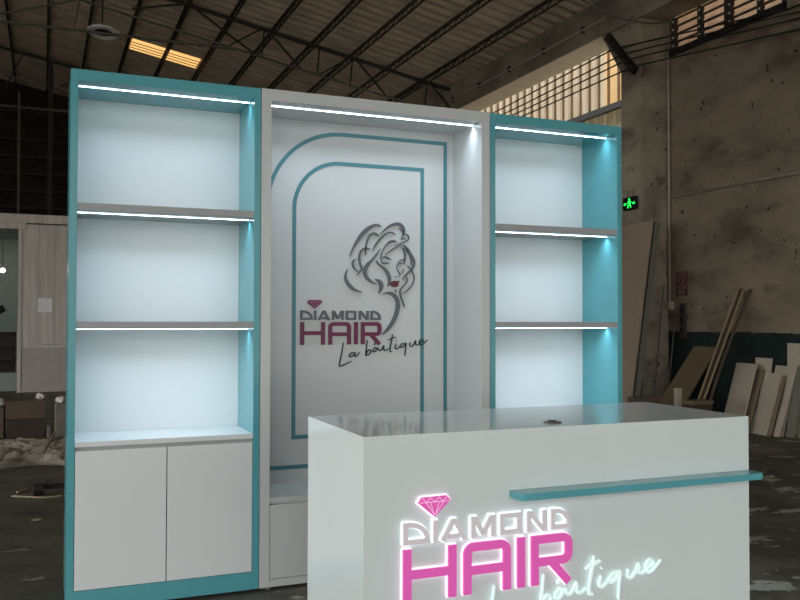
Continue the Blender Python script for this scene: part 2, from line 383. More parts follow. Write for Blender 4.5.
# ------------------------------------------------------------------ logo drawing (metres, origin at the top left of the H)
HW = .0205
def arc(cx, cz, r, a0, a1, n=6):
    return [(cx+r*math.cos(math.radians(a0+(a1-a0)*i/n)), cz+r*math.sin(math.radians(a0+(a1-a0)*i/n))) for i in range(n+1)]
XR = .448
T_, B_, MID = -.0103, -.121, -.0655
def letter_strokes():
    """list of (kind, name, [ (points, closed) ... ], width)"""
    H = [([(.0103, 0), (.0103, B_)], 0), ([(.1255, 0), (.1255, B_)], 0), ([(.0103, -.0588), (.1255, -.0588)], 0)]
    r = .017
    A = [([(.1655, B_)]+arc(.1655+r, T_-r, r, 180, 90)+arc(.272-r, T_-r, r, 90, 0)+[(.272, B_)], 0), ([(.1655, MID), (.272, MID)], 0)]
    I = [([(.3115, 0), (.3115, B_)], 0)]
    R = [([(.3505, B_), (.3505, T_)]+arc(XR-r, T_-r, r, 90, 0)+arc(XR-r, MID+r, r, 0, -90)+[(.3608, MID)], 0),
         ([(.396, MID), (XR, B_)], 0)]
    big = [('H', H), ('A', A), ('I', I), ('R', R)]
    z0, z1 = .0165, .0555
    def D(x, w):
        return [([(x, z0), (x, z1), (x+.012, z1)]+[(x+.012+(w-.012)*math.sin(math.radians(t)), z0+(z1-z0)*math.cos(math.radians(t))) for t in (18, 36, 54, 72)]+[(x+w, z0)], 1)]
    E0, E1 = z0-.0055, z1+.0055
    small = [('D', D(.0062, .056)), ('I', [([(.082, E0), (.082, E1)], 0)]),
             ('A', [([(.101, E0), (.127, z1), (.133, z1), (.159, E0)], 0), ([(.114, z0+.004), (.146, z0+.004)], 0)]),
             ('M', [([(.1815, E0), (.1815, z1), (.187, z1), (.2055, z0+.006), (.2105, z0+.006), (.229, z1), (.2345, z1), (.2345, E0)], 0)]),
             ('O', [([(.2595, z0), (.2595, z1), (.306, z1), (.306, z0)], 1)]),
             ('N', [([(.334, E0), (.334, z1), (.340, z1), (.3725, z0), (.3785, z0), (.3785, E1)], 0)]),
             ('D', D(.4026, .0475))]
    return big, small

def place(pts, org, k, w=None, ext=0., closed=False):
    out = [(org[0]+k*p[0], org[1]+k*p[1], k*(w if w else p[2])) for p in pts]
    if ext and not closed and len(out) > 1:
        def push(a, b):
            dx, dz = a[0]-b[0], a[1]-b[1]; l = math.hypot(dx, dz) or 1
            return (a[0]+dx/l*ext, a[1]+dz/l*ext, a[2])
        out[0] = push(out[0], out[1]); out[-1] = push(out[-1], out[-2])
    return out

def add_letters(parent, org, k, yface, depth, mats, halo=None):
    """letters as raised parts; with halo, each sits on a slightly wider lit back plate (its sub-part)"""
    big, small = letter_strokes()
    for group, w, key, hk in ((small, .0112, 'small', 'halo'), (big, HW, 'big', 'halopink')):
        for nm, strokes in group:
            mb = MB()
            for i, (pts, cl) in enumerate(strokes): mb.stroke(place(pts, org, k, w), yface+.0004*i, yface+depth-.0004*i, bool(cl))
            o = part(parent, 'letter', mb, mats[key])
            if halo:
                hb = MB()
                for i, (pts, cl) in enumerate(strokes):
                    q = place(pts, org, k, w, .003, bool(cl))
                    hb.stroke([(a, b, c+.006) for a, b, c in q], yface+depth+.0003*i, yface+depth+.005-.0003*i, bool(cl))
                part(o, 'halo_plate', hb, hk, 'glowing white rim')
    # gem
    gm = MB()
    P = [(org[0]+k*x, org[1]+k*z) for x, z in GEM]
    gm.prism(P, yface, yface+depth)
    g = part(parent, 'gem_emblem', gm, mats['gem'], 'small faceted gem shape')
    fl = MB()
    def gp(x, z): return (org[0]+k*x, org[1]+k*z, .0013*k)
    zt, zm, zb = .1166, .1050, .0740
    lines = [[(.041, zm), (.117, zm)], [(.056, zm), (.076, zb+.004)], [(.068, zm), (.078, zb)], [(.090, zm), (.0805, zb)], [(.102, zm), (.083, zb+.004)],
             [(.047, zt-.001), (.058, zm), (.068, zt-.001), (.0793, zm), (.090, zt-.001), (.100, zm), (.111, zt-.001)]]
    for l in lines: fl.stroke([gp(*p) for p in l], yface-.001, yface)
    part(g, 'facet_lines', fl, mats['facet'], 'pale facet lines')
    if halo:
        hb = MB()
        cx, cz = sum(p[0] for p in P)/5, sum(p[1] for p in P)/5
        hb.prism([(cx+(x-cx)*1.1, cz+(z-cz)*1.13) for x, z in P], yface+depth, yface+depth+.005)
        part(g, 'halo_plate', hb, 'halopink', 'glowing white rim')
    # script line
    sb = MB(); hb = MB(); WS = .0026 if halo else .0042
    for s in SCRIPT:
        pts = spline(s, 5)
        n = len(pts)
        q = [(org[0]+k*p[0], org[1]+k*p[1], k*(WS+.0025*math.sin(PI*i/max(1, n-1)))) for i, p in enumerate(pts)]
        y = yface+depth*.3
        sb.stroke(q, y, yface+depth)
        hb.stroke([(a, b, c+.0035) for a, b, c in q], yface+depth, yface+depth+.004)
    s = part(parent, 'script_lettering', sb, mats['script'], 'handwritten lower line of the sign')
    if halo: part(s, 'halo_plate', hb, 'halomint', 'glowing mint rim')

# ------------------------------------------------------------------ display cabinets
H = 2.4; DP = .347; CARC = .372
def leveller(mb, x, y): mb.tube([(x, y, 0), (x, y, .014)], .018, 14)
def led(parent, x0, x1, ztop, name='led_strip', gain=1.):
    s = part(parent, name, MB().box(x0+.004, x1-.004, .0955, .1005, ztop-.003, ztop), 'led', 'cool white lit strip')
    ld = bpy.data.lights.new('led_light', 'AREA'); ld.shape = 'RECTANGLE'; ld.size = x1-x0-.02; ld.size_y = .006
    ld.energy = LEDW*gain*(x1-x0); ld.color = (.70, .84, 1.); ld.spread = math.radians(132)
    lo = bpy.data.objects.new('led_light', ld); COL.objects.link(lo)
    lo.location = ((x0+x1)/2, .098, ztop-.005)
    return s
LEDW = 2.05
def teal_cabinet(x0, label):
    W = .8533; t = .0313; tt = .0504; x1 = x0+W
    c = thing('display_cabinet', label, 'display cabinet', (x0+W/2, .18, 0), 'teal shelf units of the display wall')
    part(c, 'side_panel', MB().box(x0, x0+t, 0, CARC, .014, H), 'teal', bevel=.0012)
    part(c, 'side_panel', MB().box(x1-t, x1, 0, CARC, .014, H), 'teal', bevel=.0012)
    part(c, 'top_panel', MB().box(x0+t, x1-t, 0, CARC, H-tt, H), 'teal', bevel=.0012)
    part(c, 'plinth', MB().box(x0+t, x1-t, 0, CARC, .014, .0965), 'teal', bevel=.0012)
    part(c, 'back_panel', MB().box(x0+t, x1-t, DP, CARC, .0965, H-tt), 'white', 'white inside back')
    for z in (1.8077, 1.2793):
        s = part(c, 'shelf', MB().box(x0+t, x1-t, .003, DP, z-.033, z), 'shelfwhite', 'white shelf board', bevel=.001)
        led(s, x0+t, x1-t, z-.033)
    led(c, x0+t, x1-t, H-tt)
    zl = .7485
    part(c, 'ledge', MB().box(x0+t, x1-t, .001, DP, zl-.023, zl), 'white', 'white ledge over the doors', bevel=.001)
    g = .0022; xm = x0+W/2; zt = zl-.023-.017
    part(c, 'grip_rail', MB().box(x0+t, x1-t, .02, .04, zt-.03, zl-.023), 'shelfwhite')
    part(c, 'door', MB().box(x0+t+g, xm-g, .001, .019, .0965+g, zt), 'white', 'white flat door', bevel=.0012)
    part(c, 'door', MB().box(xm+g, x1-t-g, .001, .019, .0965+g, zt), 'white', 'white flat door', bevel=.0012)
    part(c, 'door_stile', MB().box(xm-.02, xm+.02, .021, .04, .0965, zt), 'gap')
    for fx, fy in ((x0+.06, .04), (x1-.06, .04), (x0+.06, CARC-.04), (x1-.06, CARC-.04)):
        f = MB(); leveller(f, fx, fy); part(c, 'foot', f, 'black')
    return c
teal_cabinet(0., 'teal shelf cabinet with two white doors, left end of the display wall')
teal_cabinet(2.0989, 'teal shelf cabinet partly behind the white counter, right end of the display wall')

x0, x1 = .8563, 2.0959; t = .0483; tt = .0538
mc = thing('display_cabinet', 'white central cabinet with portrait emblem and teal arch lines on its back', 'display cabinet', ((x0+x1)/2, .18, 0))
part(mc, 'side_panel', MB().box(x0, x0+t, 0, CARC, .014, H+.002), 'midwhite', bevel=.0012)
part(mc, 'side_panel', MB().box(x1-t, x1, 0, CARC, .014, H+.002), 'midwhite', bevel=.0012)
part(mc, 'top_panel', MB().box(x0+t, x1-t, 0, CARC, H-tt, H+.002), 'midwhite', bevel=.0012)
bk = part(mc, 'back_panel', MB().box(x0+t, x1-t, DP, CARC, .4, H-tt), 'midwhite')
led(mc, x0+t, x1-t, H-tt, gain=1.3)
part(mc, 'ledge', MB().box(x0+t, x1-t, .001, DP, .418, .437), 'midwhite', bevel=.001)
part(mc, 'drawer_front', MB().box(x0+t+.002, x1-t-.002, .003, .021, .052, .403), 'midwhite', bevel=.0015)
part(mc, 'grip_rail', MB().box(x0+t, x1-t, .025, .045, .36, .418), 'midwhite')
part(mc, 'plinth', MB().box(x0+t, x1-t, .001, CARC, .014, .050), 'midwhite', bevel=.0012)
for fx, fy in ((x0+.05, .03), (x1-.05, .03), (x0+.05, CARC-.04), (x1-.05, CARC-.04)):
    f = MB(); leveller(f, fx, fy); part(mc, 'foot', f, 'steel2')
def arch(xl, xr, zb, zt, r, w):
    pts = [(xl, zb)]+[(xl, zt-r)]+arc(xl+r, zt-r, r, 180, 90, 24)[1:]+[(xr, zt), (xr, zb)]
    m = MB(); m.stroke([(p[0], p[1], w) for p in pts], DP-.003, DP, True)
    return m
part(bk, 'arch_line', arch(.970, 1.997, .517, 2.289, .41, .021), 'archteal', 'outer teal arch line')
part(bk, 'arch_line', arch(1.115, 1.854, .672, 2.131, .255, .021), 'archteal', 'inner teal arch line')
PO = (1.149, 1.277)
add_letters(bk, PO, 1., DP-.012, .012, dict(small='grey', big='burg', gem='burg', facet='gempale', script='dgreen'))
wm = MB()
for s in WOMAN:
    q = spline(s, 5)
    wm.stroke([(PO[0]+a, PO[1]+b, max(c, .0015)) for a, b, c in q], DP-.011, DP)
we = part(bk, 'portrait_emblem', wm, 'grey', 'grey line drawing of a woman with wavy hair')
lp = MB(); lp.prism([(PO[0]+a, PO[1]+b) for a, b in LIPS], DP-.0115, DP)
part(we, 'lips', lp, 'lip', 'dark red lips')

# ------------------------------------------------------------------ counter
cx0, cx1, cy0, cy1, ch = .8374, 2.4195, -1.4831, -.8683, .92
rc = thing('reception_counter', 'white reception counter with lit pink sign and teal front shelf', 'counter', ((cx0+cx1)/2, (cy0+cy1)/2, 0))
part(rc, 'front_panel', MB().box(cx0, cx1, cy0, cy0+.03, 0, ch), 'counter')
part(rc, 'side_panel', MB().box(cx0, cx0+.03, cy0+.03, cy1, 0, ch), 'counter')
part(rc, 'side_panel', MB().box(cx1-.03, cx1, cy0+.03, cy1, 0, ch), 'counter')
part(rc, 'countertop', MB().box(cx0+.03, cx1-.03, cy0+.03, cy1, ch-.03, ch), 'counter', 'glossy white top')
part(rc, 'inner_shelf', MB().box(cx0+.03, cx1-.03, cy0+.0302, cy1-.06, .45, .47), 'white')
part(rc, 'back_rail', MB().box(cx0+.03, cx1-.03, cy1-.05, cy1-.03, .7, ch-.0302), 'white')
# teal shelf with rounded front corners
sh = [(1.363, cy0), (2.424, cy0)]
sh += [(2.424-.018+.018*math.cos(a), cy0-.077+.018-.018*math.sin(a)) for a in (0, .4, .8, 1.2, PI/2)]
sh += [(1.363+.03-.03*math.sin(a), cy0-.077+.018-.018*math.cos(a)) for a in (0, .5, 1., PI/2)]
sm = MB(); n = len(sh)
sm.add([(x, y, .690) for x, y in sh]+[(x, y, .714) for x, y in sh], [tuple(range(n)), tuple(range(n, 2*n))]+[(i, (i+1) % n, (i+1) % n+n, i+n) for i in range(n)])
part(rc, 'front_shelf', sm, 'teal', 'teal bag shelf across the front', bevel=.0012)
gr = MB(); gr.lathe([(.0, ch+.004), (.03, ch+.004), (.034, ch), (.034, ch-.005)], (1.60, -1.38, 0), 24)
go = part(rc, 'cable_grommet', gr, 'steel2', 'small grey cable grommet', smooth=False)
part(go, 'grommet_lid', MB().tube([(1.598, -1.38, ch+.004), (1.598, -1.38, ch+.010)], .014, 16), 'blackgloss', 'black lid')
KL = 1.39
add_letters(rc, (.967, .5545), KL, cy0-.017, .010, dict(small='greyface', big='pinkface', gem='pinkface', facet='gemlit', script='mintface'), halo=True)

# ------------------------------------------------------------------ building shell
WX = 7.75
struct('floor', MB().box(-10.2, 8, -8, 21, -.1, 0), 'floor')
g = struct('bounce_ground', MB().box(-45, 45, -45, 45, -.25, -.1), 'yard'); tag(g, 'unseen pale ground added outside to bounce daylight into the workshop', 'ground')  # unseen yard added; its pale surface bounces daylight up to the roof
# corrugated roof
rf = MB(); ny = 112; y0, y1 = -8.2, 21.5
def roofz(x): return 5.99+.19*(7.3-x) if x > -3 else 5.99+.19*(7.3+3)-.19*(-3-x)
XS = (8.0, -3, -10)
vs = []
for i in range(ny*6+1):
    ph = i % 6
    zz = (0, .012, .03, .03, .012, 0)[ph]
    y = y0+(y1-y0)*i/(ny*6)
    for x in XS: vs.append((x, y, roofz(x)+zz))
nv = len(vs)//3
fs = []
for i in range(nv-1):
    for k in range(2): fs.append((3*i+k, 3*i+k+1, 3*i+3+k+1, 3*i+3+k))
rf.add(vs, fs)
struct('ceiling', rf, 'roof')
# right wall: solid below and past the louvre window, low beyond the column
w = MB()
w.box(WX, 7.98, -8, 3.28, 0, 5.5)
w.box(WX, 7.98, 3.28, 5.6, 0, 4.87)
w.box(WX, 7.98, 5.6, 20.8, 0, 4.1)
w.box(WX, 7.98, 5.22, 5.6, 4.87, 5.38)
struct('wall_right', w, 'wall')
struct('wall_back', MB().box(-10, 7.98, 20.8, 21, 0, 9), 'farwall')
wl = MB(); wl.box(-10.2, -10, 8, 21, 0, 7); wl.box(-10.2, -10, -8, 8, 4.0, 7)  # out of view; lintel and opening shaped for how daylight enters
struct('wall_left', wl, 'farwall')
struct('wall_front_blocker', MB().box(-10, 7.75, -8.2, -8, 3.9, 9), 'farwall')  # unseen lintel wall added to block high skylight, darkening the cabinets upwards
cm = MB(); cm.box(7.31, WX-.001, 5.33, 5.76, 0, 5.379)
cm.add([(7.311,5.75,4.72),(7.311,6.2,5.379),(7.311,5.75,5.379),(7.749,5.75,4.72),(7.749,6.2,5.379),(7.749,5.75,5.379)], [(0,1,2),(5,4,3),(0,3,4,1),(1,4,5,2),(2,5,3,0)])
c = struct('concrete_column', cm, 'conc'); tag(c, 'square concrete column with a sloping haunch under the eave beam', 'column')
b = struct('eave_beam', MB().box(7.30, 7.76, -8, 20.8, 5.39, 5.93), 'concrete_beam'); tag(b, 'long concrete eave beam running along the top of the right wall', 'beam')
so = part(b, 'daylit_soffit', MB().box(7.302, 7.758, 6.2, 20.8, 5.38, 5.39), 'soffit', 'underside of the beam coloured pale as if daylit')  # thin slab added; daylight from outside is put into its colour
# neighbouring cladding seen through the opening past the column
def ribbed(x, ya, yb, za, zb, per=.33):
    m = MB(); v = []; k = 0; y = ya
    prof = [(0, 0), (.30*per, 0), (.36*per, -.035), (.6*per, -.035), (.66*per, 0)]
    while y < yb:
        for dy, dx in prof:
            v += [(x+dx, y+dy, za), (x+dx, y+dy, zb)]
        y += per
    f = [(2*i, 2*i+2, 2*i+3, 2*i+1) for i in range(len(v)//2-1)]
    return m.add(v, f)
o = struct('neighbour_cladding', ribbed(10.5, 10.36, 20, 5.62, 7.4), 'clad'); tag(o, 'beige ribbed cladding outside, seen past the concrete column', 'cladding')
o = struct('neighbour_cladding', ribbed(10.5, 4, 10.36, 5.62, 7.4), 'cladwarm'); tag(o, 'amber ribbed cladding strip outside, right beside the concrete column', 'cladding')
o = struct('neighbour_cladding', ribbed(10.9, 4, 20, 0, 5.7), 'cladlow'); tag(o, 'grey green lower cladding outside below the dark rail', 'cladding')
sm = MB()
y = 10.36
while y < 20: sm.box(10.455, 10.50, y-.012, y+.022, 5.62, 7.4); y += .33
part(bpy.data.objects['neighbour_cladding'], 'sheet_seam_shade', sm, 'seam')  # dark strips at the ribs stand in for joint shadow and rust
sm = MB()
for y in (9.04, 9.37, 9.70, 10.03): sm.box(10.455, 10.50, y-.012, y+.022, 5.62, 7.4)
part(bpy.data.objects['neighbour_cladding.001'], 'sheet_seam_shade', sm, 'seam')
single('cladding_rail', 'dark steel rail across the beige cladding outside', 'rail', MB().box(10.34, 10.46, 4, 20, 5.50, 5.62), 'wire')

# louvre window
win = struct('window_1', MB().box(7.70, 7.80, 3.28, 5.24, 4.87, 4.945), 'sill')
for y, ww in ((5.19, .06), (4.69, .06), (4.19, .11), (3.68, .06), (3.31, .05)):
    part(win, 'window_mullion', MB().box(7.73, 7.80, y-ww/2, y+ww/2, 4.945, 5.38), 'steel')
bays = [(4.72, 5.16), (4.245, 4.66), (3.71, 4.135), (3.335, 3.65)]
for a, b_ in bays:
    for k in range(4):
        z = 5.0+.108*k
        m = MB(); m.hexa((7.775, a, z-.05), (7.775, b_, z-.05), (7.81, b_, z+.05), (7.81, a, z+.05), (.004, 0, -.003))
        part(win, 'louvre_slat', m, 'slat')
        part(win, 'louvre_bar', MB().box(7.76, 7.80, a, b_, z+.045, z+.063), 'steel')
        part(win, 'slat_clip', MB().box(7.72, 7.729, b_+.006, b_+.03, z-.012, z+.012), 'bag')
# translucent roof sheet
for_sky = MB(); for_sky.hexa((1.53, 14.3, roofz(1.53)-.012), (2.92, 14.3, roofz(2.92)-.012), (2.92, 15., roofz(2.92)-.012), (1.53, 15., roofz(1.53)-.012), (0, 0, .02))
sk = struct('window_2', for_sky, 'skylight')
for i in range(3):
    y = 14.47+.18*i
    part(sk, 'sheet_rib', MB().hexa((1.53, y, roofz(1.53)-.02), (2.92, y, roofz(2.92)-.02), (2.92, y+.035, roofz(2.92)-.02), (1.53, y+.035, roofz(1.53)-.02), (0, 0, .007)), 'ply')

# purlins: lattice joists under the roof sheets
ORD = ['nearest to', 'second from', 'third from', 'fourth from', 'fifth from', 'sixth from', 'seventh from', 'eighth from', 'ninth from', 'tenth from', 'eleventh from']
for k in range(11):
    x = 6.80-.765*k; zt = roofz(x)-.012
    p = thing('roof_purlin', 'dark lattice roof purlin, %s the concrete eave beam' % ORD[k], 'purlin', (x, 7, zt-.16), 'lattice purlins under the roof')
    part(p, 'top_chord', MB().box(x-.022, x+.022, -4, 20.7, zt-.04, zt), 'steel')
    part(p, 'bottom_chord', MB().box(x-.014, x+.014, -4, 20.7, zt-.15, zt-.13), 'steel')
    if k < 9:
        lm = MB(); y = -3.9; up = 0
        while y < 18:
            a_ = zt-.04 if up else zt-.14; b2 = zt-.14 if up else zt-.04
            lm.bar((x, y, a_), (x, y+.2, b2), .012)
            y += .2; up = 1-up
        part(p, 'lattice_web', lm, 'steel')
# trusses
def truss(y, label, top, bot, bars):
    t = thing('roof_truss', label, 'roof truss', (3, y, 6.0))
    for nm, (p, q), s, cm_ in (('top_chord', top, .055, 'steel'), ('bottom_chord', bot, .032, 'steel2')):
        part(t, nm, MB().bar((p[0], y, p[1]), (q[0], y, q[1]), s, s), cm_)
    for nm, p, q, s, m in bars:
        part(t, nm, MB().bar((p[0], y, p[1]), (q[0], y, q[1]), s, s), m)
    return t
def tz(x): return 5.85+.19*(7.3-x)-.0
def bz(x): return 5.32+.193*(7.3-x)
bars = [('tie_bar', (-4, 6.11), (3.05, 6.14), .035, 'steel2'),
        ('web_member', (2.13, tz(2.13)), (1.25, 6.62), .03, 'steel'), ('web_member', (2.25, tz(2.25)), (3.4, bz(3.4)), .03, 'steel'),
        ('web_member', (-.81, 6.24), (.45, 6.68), .025, 'steel2'), ('hanger', (.42, 6.72), (.31, 6.14), .02, 'steel2')]
for x in (3.5, 5.2, 6.75):
    bars += [('web_member', (x, tz(x)), (x-.62, bz(x-.62)), .03, 'steel'), ('web_member', (x+.1, tz(x)), (x+.75, bz(x+.75)), .03, 'steel'), ('hanger', (x+.05, tz(x)), (x, bz(x)-.02), .022, 'steel')]
bars.append(('web_member', (4.6, tz(4.6)), (4.55, bz(4.55)), .025, 'steel'))
truss(11.206, 'nearer dark steel roof truss crossing above the shelf cabinets', ((-3, tz(-3)), (7.29, tz(7.29))), ((.3, bz(.3)), (7.28, bz(7.28))), bars)
truss(17.2, 'farther dark steel roof truss deep in the workshop', ((-3, tz(-3)), (7.29, tz(7.29))), ((-1, bz(-1)-.1), (7.28, bz(7.28))),
      [('tie_bar', (-6, 6.0), (3., 6.05), .04, 'steel'), ('web_member', (1, tz(1)), (.2, bz(.2)), .03, 'steel'), ('web_member', (-.6, tz(-.6)), (-1.2, 6.0), .03, 'steel')])
# high bay lamp
rot = Matrix.Rotation(math.radians(-7), 3, 'X') @ Matrix.Rotation(math.radians(4), 3, 'Y')
lt = thing('high_bay_lamp', 'unlit white round high bay lamp hanging under the dark roof', 'lamp', (.79, 11.36, 6.2))
m = MB(); m.lathe([(.15, .012), (.155, -.012), (.25, -.02), (.272, -.01), (.275, .005), (.25, .02), (.15, .012)], (.79, 11.36, 6.2), 36, rot)
part(lt, 'reflector', m, 'enamel', 'white ring reflector', smooth=False)
m = MB(); m.lathe([(0, -.01), (.10, -.008), (.153, .0), (.153, .02), (.12, .07), (.06, .12), (0, .13)], (.79, 11.36, 6.2), 24, rot)
part(lt, 'lamp_housing', m, 'black', 'dark lamp housing')
part(lt, 'hanging_rod', MB().tube([(.77, 11.34, 6.36), (.77, 11.34, roofz(.77)-.02)], .012, 8), 'steel')

# pipes, cables, fittings on the right
single('vertical_conduit', 'thin vertical pipe on the rendered wall beside the column', 'pipe', MB().tube([(7.72, 5.27, 1.54), (7.72, 5.27, 5.36)], .018, 10), 'pipe', smooth=True)
single('junction_box', 'small grey junction box at the lower end of the vertical pipe', 'junction box', MB().box(7.66, 7.75, 5.21, 5.41, 1.43, 1.54), 'pipe', bevel=.006)
single('horizontal_conduit', 'pale pipe running level along the rendered wall', 'pipe', MB().tube([(7.73, 5.25, 2.955), (7.73, -2, 2.955)], .021, 10), 'pipe', smooth=True)
bp_ = thing('beam_conduit', 'thin pipe clipped along the face of the concrete eave beam', 'pipe', (7.27, 9, 5.55))
part(bp_, 'pipe_run', MB().tube([(7.272, 6.1, 5.60), (7.272, 20, 5.60)], .024, 8), 'pipe')
for k in range(9):
    part(bp_, 'pipe_clip', MB().box(7.25, 7.30, 6.6+k*1.1, 6.64+k*1.1, 5.57, 5.66), 'steel')
single('sagging_cable', 'thick grey cable sagging from the roof to the top of the vertical pipe', 'cable',
       MB().tube(spline([(6.4,5.658,5.70),(6.7,5.402,5.42),(6.95,5.305,5.315),(7.2,5.208,5.264),(7.4,5.15,5.259),(7.55,5.15,5.30),(7.70,5.22,5.365)], 5), .014, 8), 'greywire', smooth=True)
CAB = [[(8.695,4.96),(5.897,5.067),(5.584,5.041),(3.229,4.834)],[(8.184,4.858),(5.738,4.931),(5.486,4.928),(3.034,4.748)],
       [(7.856,4.77),(5.685,4.832),(5.422,4.828),(3.062,4.678)],[(7.34,4.677),(5.619,4.703),(5.264,4.694),(3.036,4.55)]]
for (a_, b2, c2, d2), nm in zip(CAB, ('topmost of', 'second from the top of', 'third from the top of', 'lowest of')):
    sl = (a_[1]-b2[1])/(a_[0]-b2[0])
    pts = [(7.2, 19.5, b2[1]+sl*(19.5-b2[0])*.6), (7.2, a_[0], a_[1]), (7.2, b2[0], b2[1]), (7.2, c2[0], c2[1]), (7.68, d2[0], d2[1]), (7.70, 0, d2[1]-.1)]
    single('overhead_cable', 'thin black cable strung past the column, %s the four' % nm, 'cable', MB().tube(pts, .011, 8), 'wire', 'four cables strung along the right wall')
rk = thing('insulator_rack', 'dark sloping rack of insulators fixed to the column haunch', 'insulator rack', (7.29, 5.7, 4.72))
part(rk, 'rack_bar', MB().bar((7.272, 6.02, 5.33), (7.272, 5.40, 4.66), .10, .05, up=(1, 0, 0)), 'wire')
for k in range(6):
    t_ = (k+.5)/6; y = 6.0+(5.42-6.0)*t_; z = 5.31+(4.69-5.31)*t_
    m = MB(); m.lathe([(0, .0), (.03, 0), (.03, .02), (.018, .03), (.03, .04), (.03, .06), (0, .065)], (7.245, y, z), 12, Matrix.Rotation(-PI/2, 3, 'Y'))
    part(rk, 'insulator', m, 'steel')
# exit sign on the column
ex = thing('exit_sign', 'small green lit running man exit sign hanging on the column', 'exit sign', (7.27, 5.51, 2.77))
part(ex, 'sign_case', MB().box(7.25, 7.285, 5.375, 5.655, 2.79, 2.965), 'blackgloss', bevel=.004)
m = MB(); X_ = 7.249
def py(y0, y1, z0, z1): m.box(X_-.002, X_, y0, y1, z0, z1)
def fig(cy, s):
    m.bar((X_, cy, 2.915), (X_, cy+.004, 2.945), .004, .032*s)
    for p, q, wdt in (((cy, 2.915), (cy-.012, 2.87), .028), ((cy-.012, 2.87), (cy+.03, 2.845), .018), ((cy+.03, 2.845), (cy+.03, 2.815), .016), ((cy-.012, 2.87), (cy-.035, 2.82), .018), ((cy, 2.905), (cy+.045, 2.885), .014), ((cy, 2.905), (cy-.045, 2.89), .014)):
        m.bar((X_, p[0], p[1]), (X_, q[0], q[1]), .004, wdt, up=(0, 0, 1) if abs(p[0]-q[0]) > abs(p[1]-q[1]) else (0, 1, 0))
fig(5.515, 1)
m.bar((X_, 5.63, 2.875), (X_, 5.58, 2.875), .004, .02); m.bar((X_, 5.45, 2.875), (X_, 5.40, 2.875), .004, .02)
m.add([(X_, 5.395, 2.875), (X_, 5.42, 2.90), (X_, 5.42, 2.85)], [(0, 1, 2)]); m.add([(X_, 5.64, 2.875), (X_, 5.615, 2.90), (X_, 5.615, 2.85)], [(0, 1, 2)])
part(ex, 'running_man', m, 'exitgreen', 'lit green running figure with arrows')
for y in (5.45, 5.58): part(ex, 'hanger', MB().tube([(7.268, y, 2.96), (7.268, y, 3.05), (7.30, y, 3.06)], .006, 8), 'steel2')
# prohibition sign
sg = thing('wall_sign', 'small red bordered prohibition sign on the rendered wall', 'sign', (7.745, 5.06, 1.61))
part(sg, 'sign_plate', MB().box(7.738, 7.75, 4.955, 5.165, 1.615, 1.935), 'signred')
part(sg, 'sign_face', MB().box(7.735, 7.7385, 4.972, 5.148, 1.705, 1.918), 'signpale')
m = MB(); rr = Matrix.Rotation(PI/2, 3, 'Y')
m.tube([(7.733, 5.06+.078*math.cos(2*PI*i/24), 1.812+.078*math.sin(2*PI*i/24)) for i in range(25)], .009, 6)
m.bar((7.733, 5.06-.055, 1.812+.055), (7.733, 5.06+.055, 1.812-.055), .006, .016)
m.bar((7.733, 5.075, 1.86), (7.733, 5.045, 1.77), .005, .02)
part(sg, 'prohibition_mark', m, 'signred')
part(sg, 'caption_panel', MB().box(7.735, 7.7385, 4.99, 5.13, 1.632, 1.685), 'signpale')
sw = thing('socket_strip', 'narrow dark socket strip below the small red wall sign', 'socket strip', (7.74, 5.02, 1.05))
part(sw, 'strip_body', MB().box(7.715, 7.75, 4.97, 5.075, 1.05, 1.515), 'brown', bevel=.004)
for k in range(3): part(sw, 'socket', MB().box(7.708, 7.7155, 4.985, 5.06, 1.10+.14*k, 1.19+.14*k), 'blackgloss', bevel=.003)

# ------------------------------------------------------------------ leaning sheets and boards on the right
def sheet(name, label, cat, xb, xt, zt, y0, y1, th, m, group=None, zb=0.):
    mb = MB(); mb.hexa((xb, y0, zb), (xb, y1, zb), (xt, y1, zt), (xt, y0, zt), (th, 0, -th*(xt-xb)/max(.1, zt)))
    mn = min(v[2] for v in mb.v)
    mb.v = [(a, b, c-mn) for a, b, c in mb.v]
    return single(name, label, cat, mb, m, group)
sheet('leaning_panel', 'tall beige sheet leaning against the column, foremost of the leaning panels', 'panel', 6.73, 7.116, 2.56, 4.88, 6.15, .022, 'cream')
sheet('leaning_panel', 'tall narrow grey green slab behind the beige sheet at the column', 'panel', 6.80, 7.185, 2.56, 4.90, 6.10, .085, 'greengrey')
for p, q, nm in (((7.2, 5.0, 0), (7.52, 5.15, 1.75), 'taller'), ((7.42, 5.0, 0), (7.735, 5.2, 1.2), 'shorter')):
    single('thin_rod', 'thin grey rod leaning in the wall corner beside the column, the %s one' % nm, 'rod', MB().tube([p, q], .009, 8), 'steel2', 'thin rods by the column')
single('plywood_sheet', 'dusty brown plywood sheet leaning on the green dado', 'plywood sheet', MB().hexa((6.99, 4.36, .012), (6.99, 4.83, .012), (7.725, 4.81, .953), (7.725, 4.40, .953), (.012, 0, -.010)), 'ply')
for k, (y, dx, lz, col) in enumerate(((3.985, 0, 1.70, 'mould'), (3.945, .006, 1.67, 'brown'), (3.915, .012, 1.64, 'mould'))):
    single('wooden_moulding', 'long thin wooden strip leaning on the wall, %s of three' % ('leftmost', 'middle', 'rightmost')[k], 'moulding',
           MB().bar((6.88+dx, y-.02, .01), (7.68+dx*.3, y, lz), .016, .022, up=(0, 1, 0)), col, 'mouldings leaning on the wall')
single('wooden_batten', 'dark bowed wooden batten leaning right of the pale mouldings', 'batten', MB().tube(spline([(6.93, 3.80, .012), (7.20, 3.84, .60), (7.44, 3.855, 1.08), (7.73, 3.84, 1.66)], 5), .018, 6), 'brown')
single('foam_post', 'short pale square post standing before the plywood sheet', 'post', MB().box(6.93, 7.0, 4.2, 4.27, 0, .47), 'whiteboard', bevel=.006)
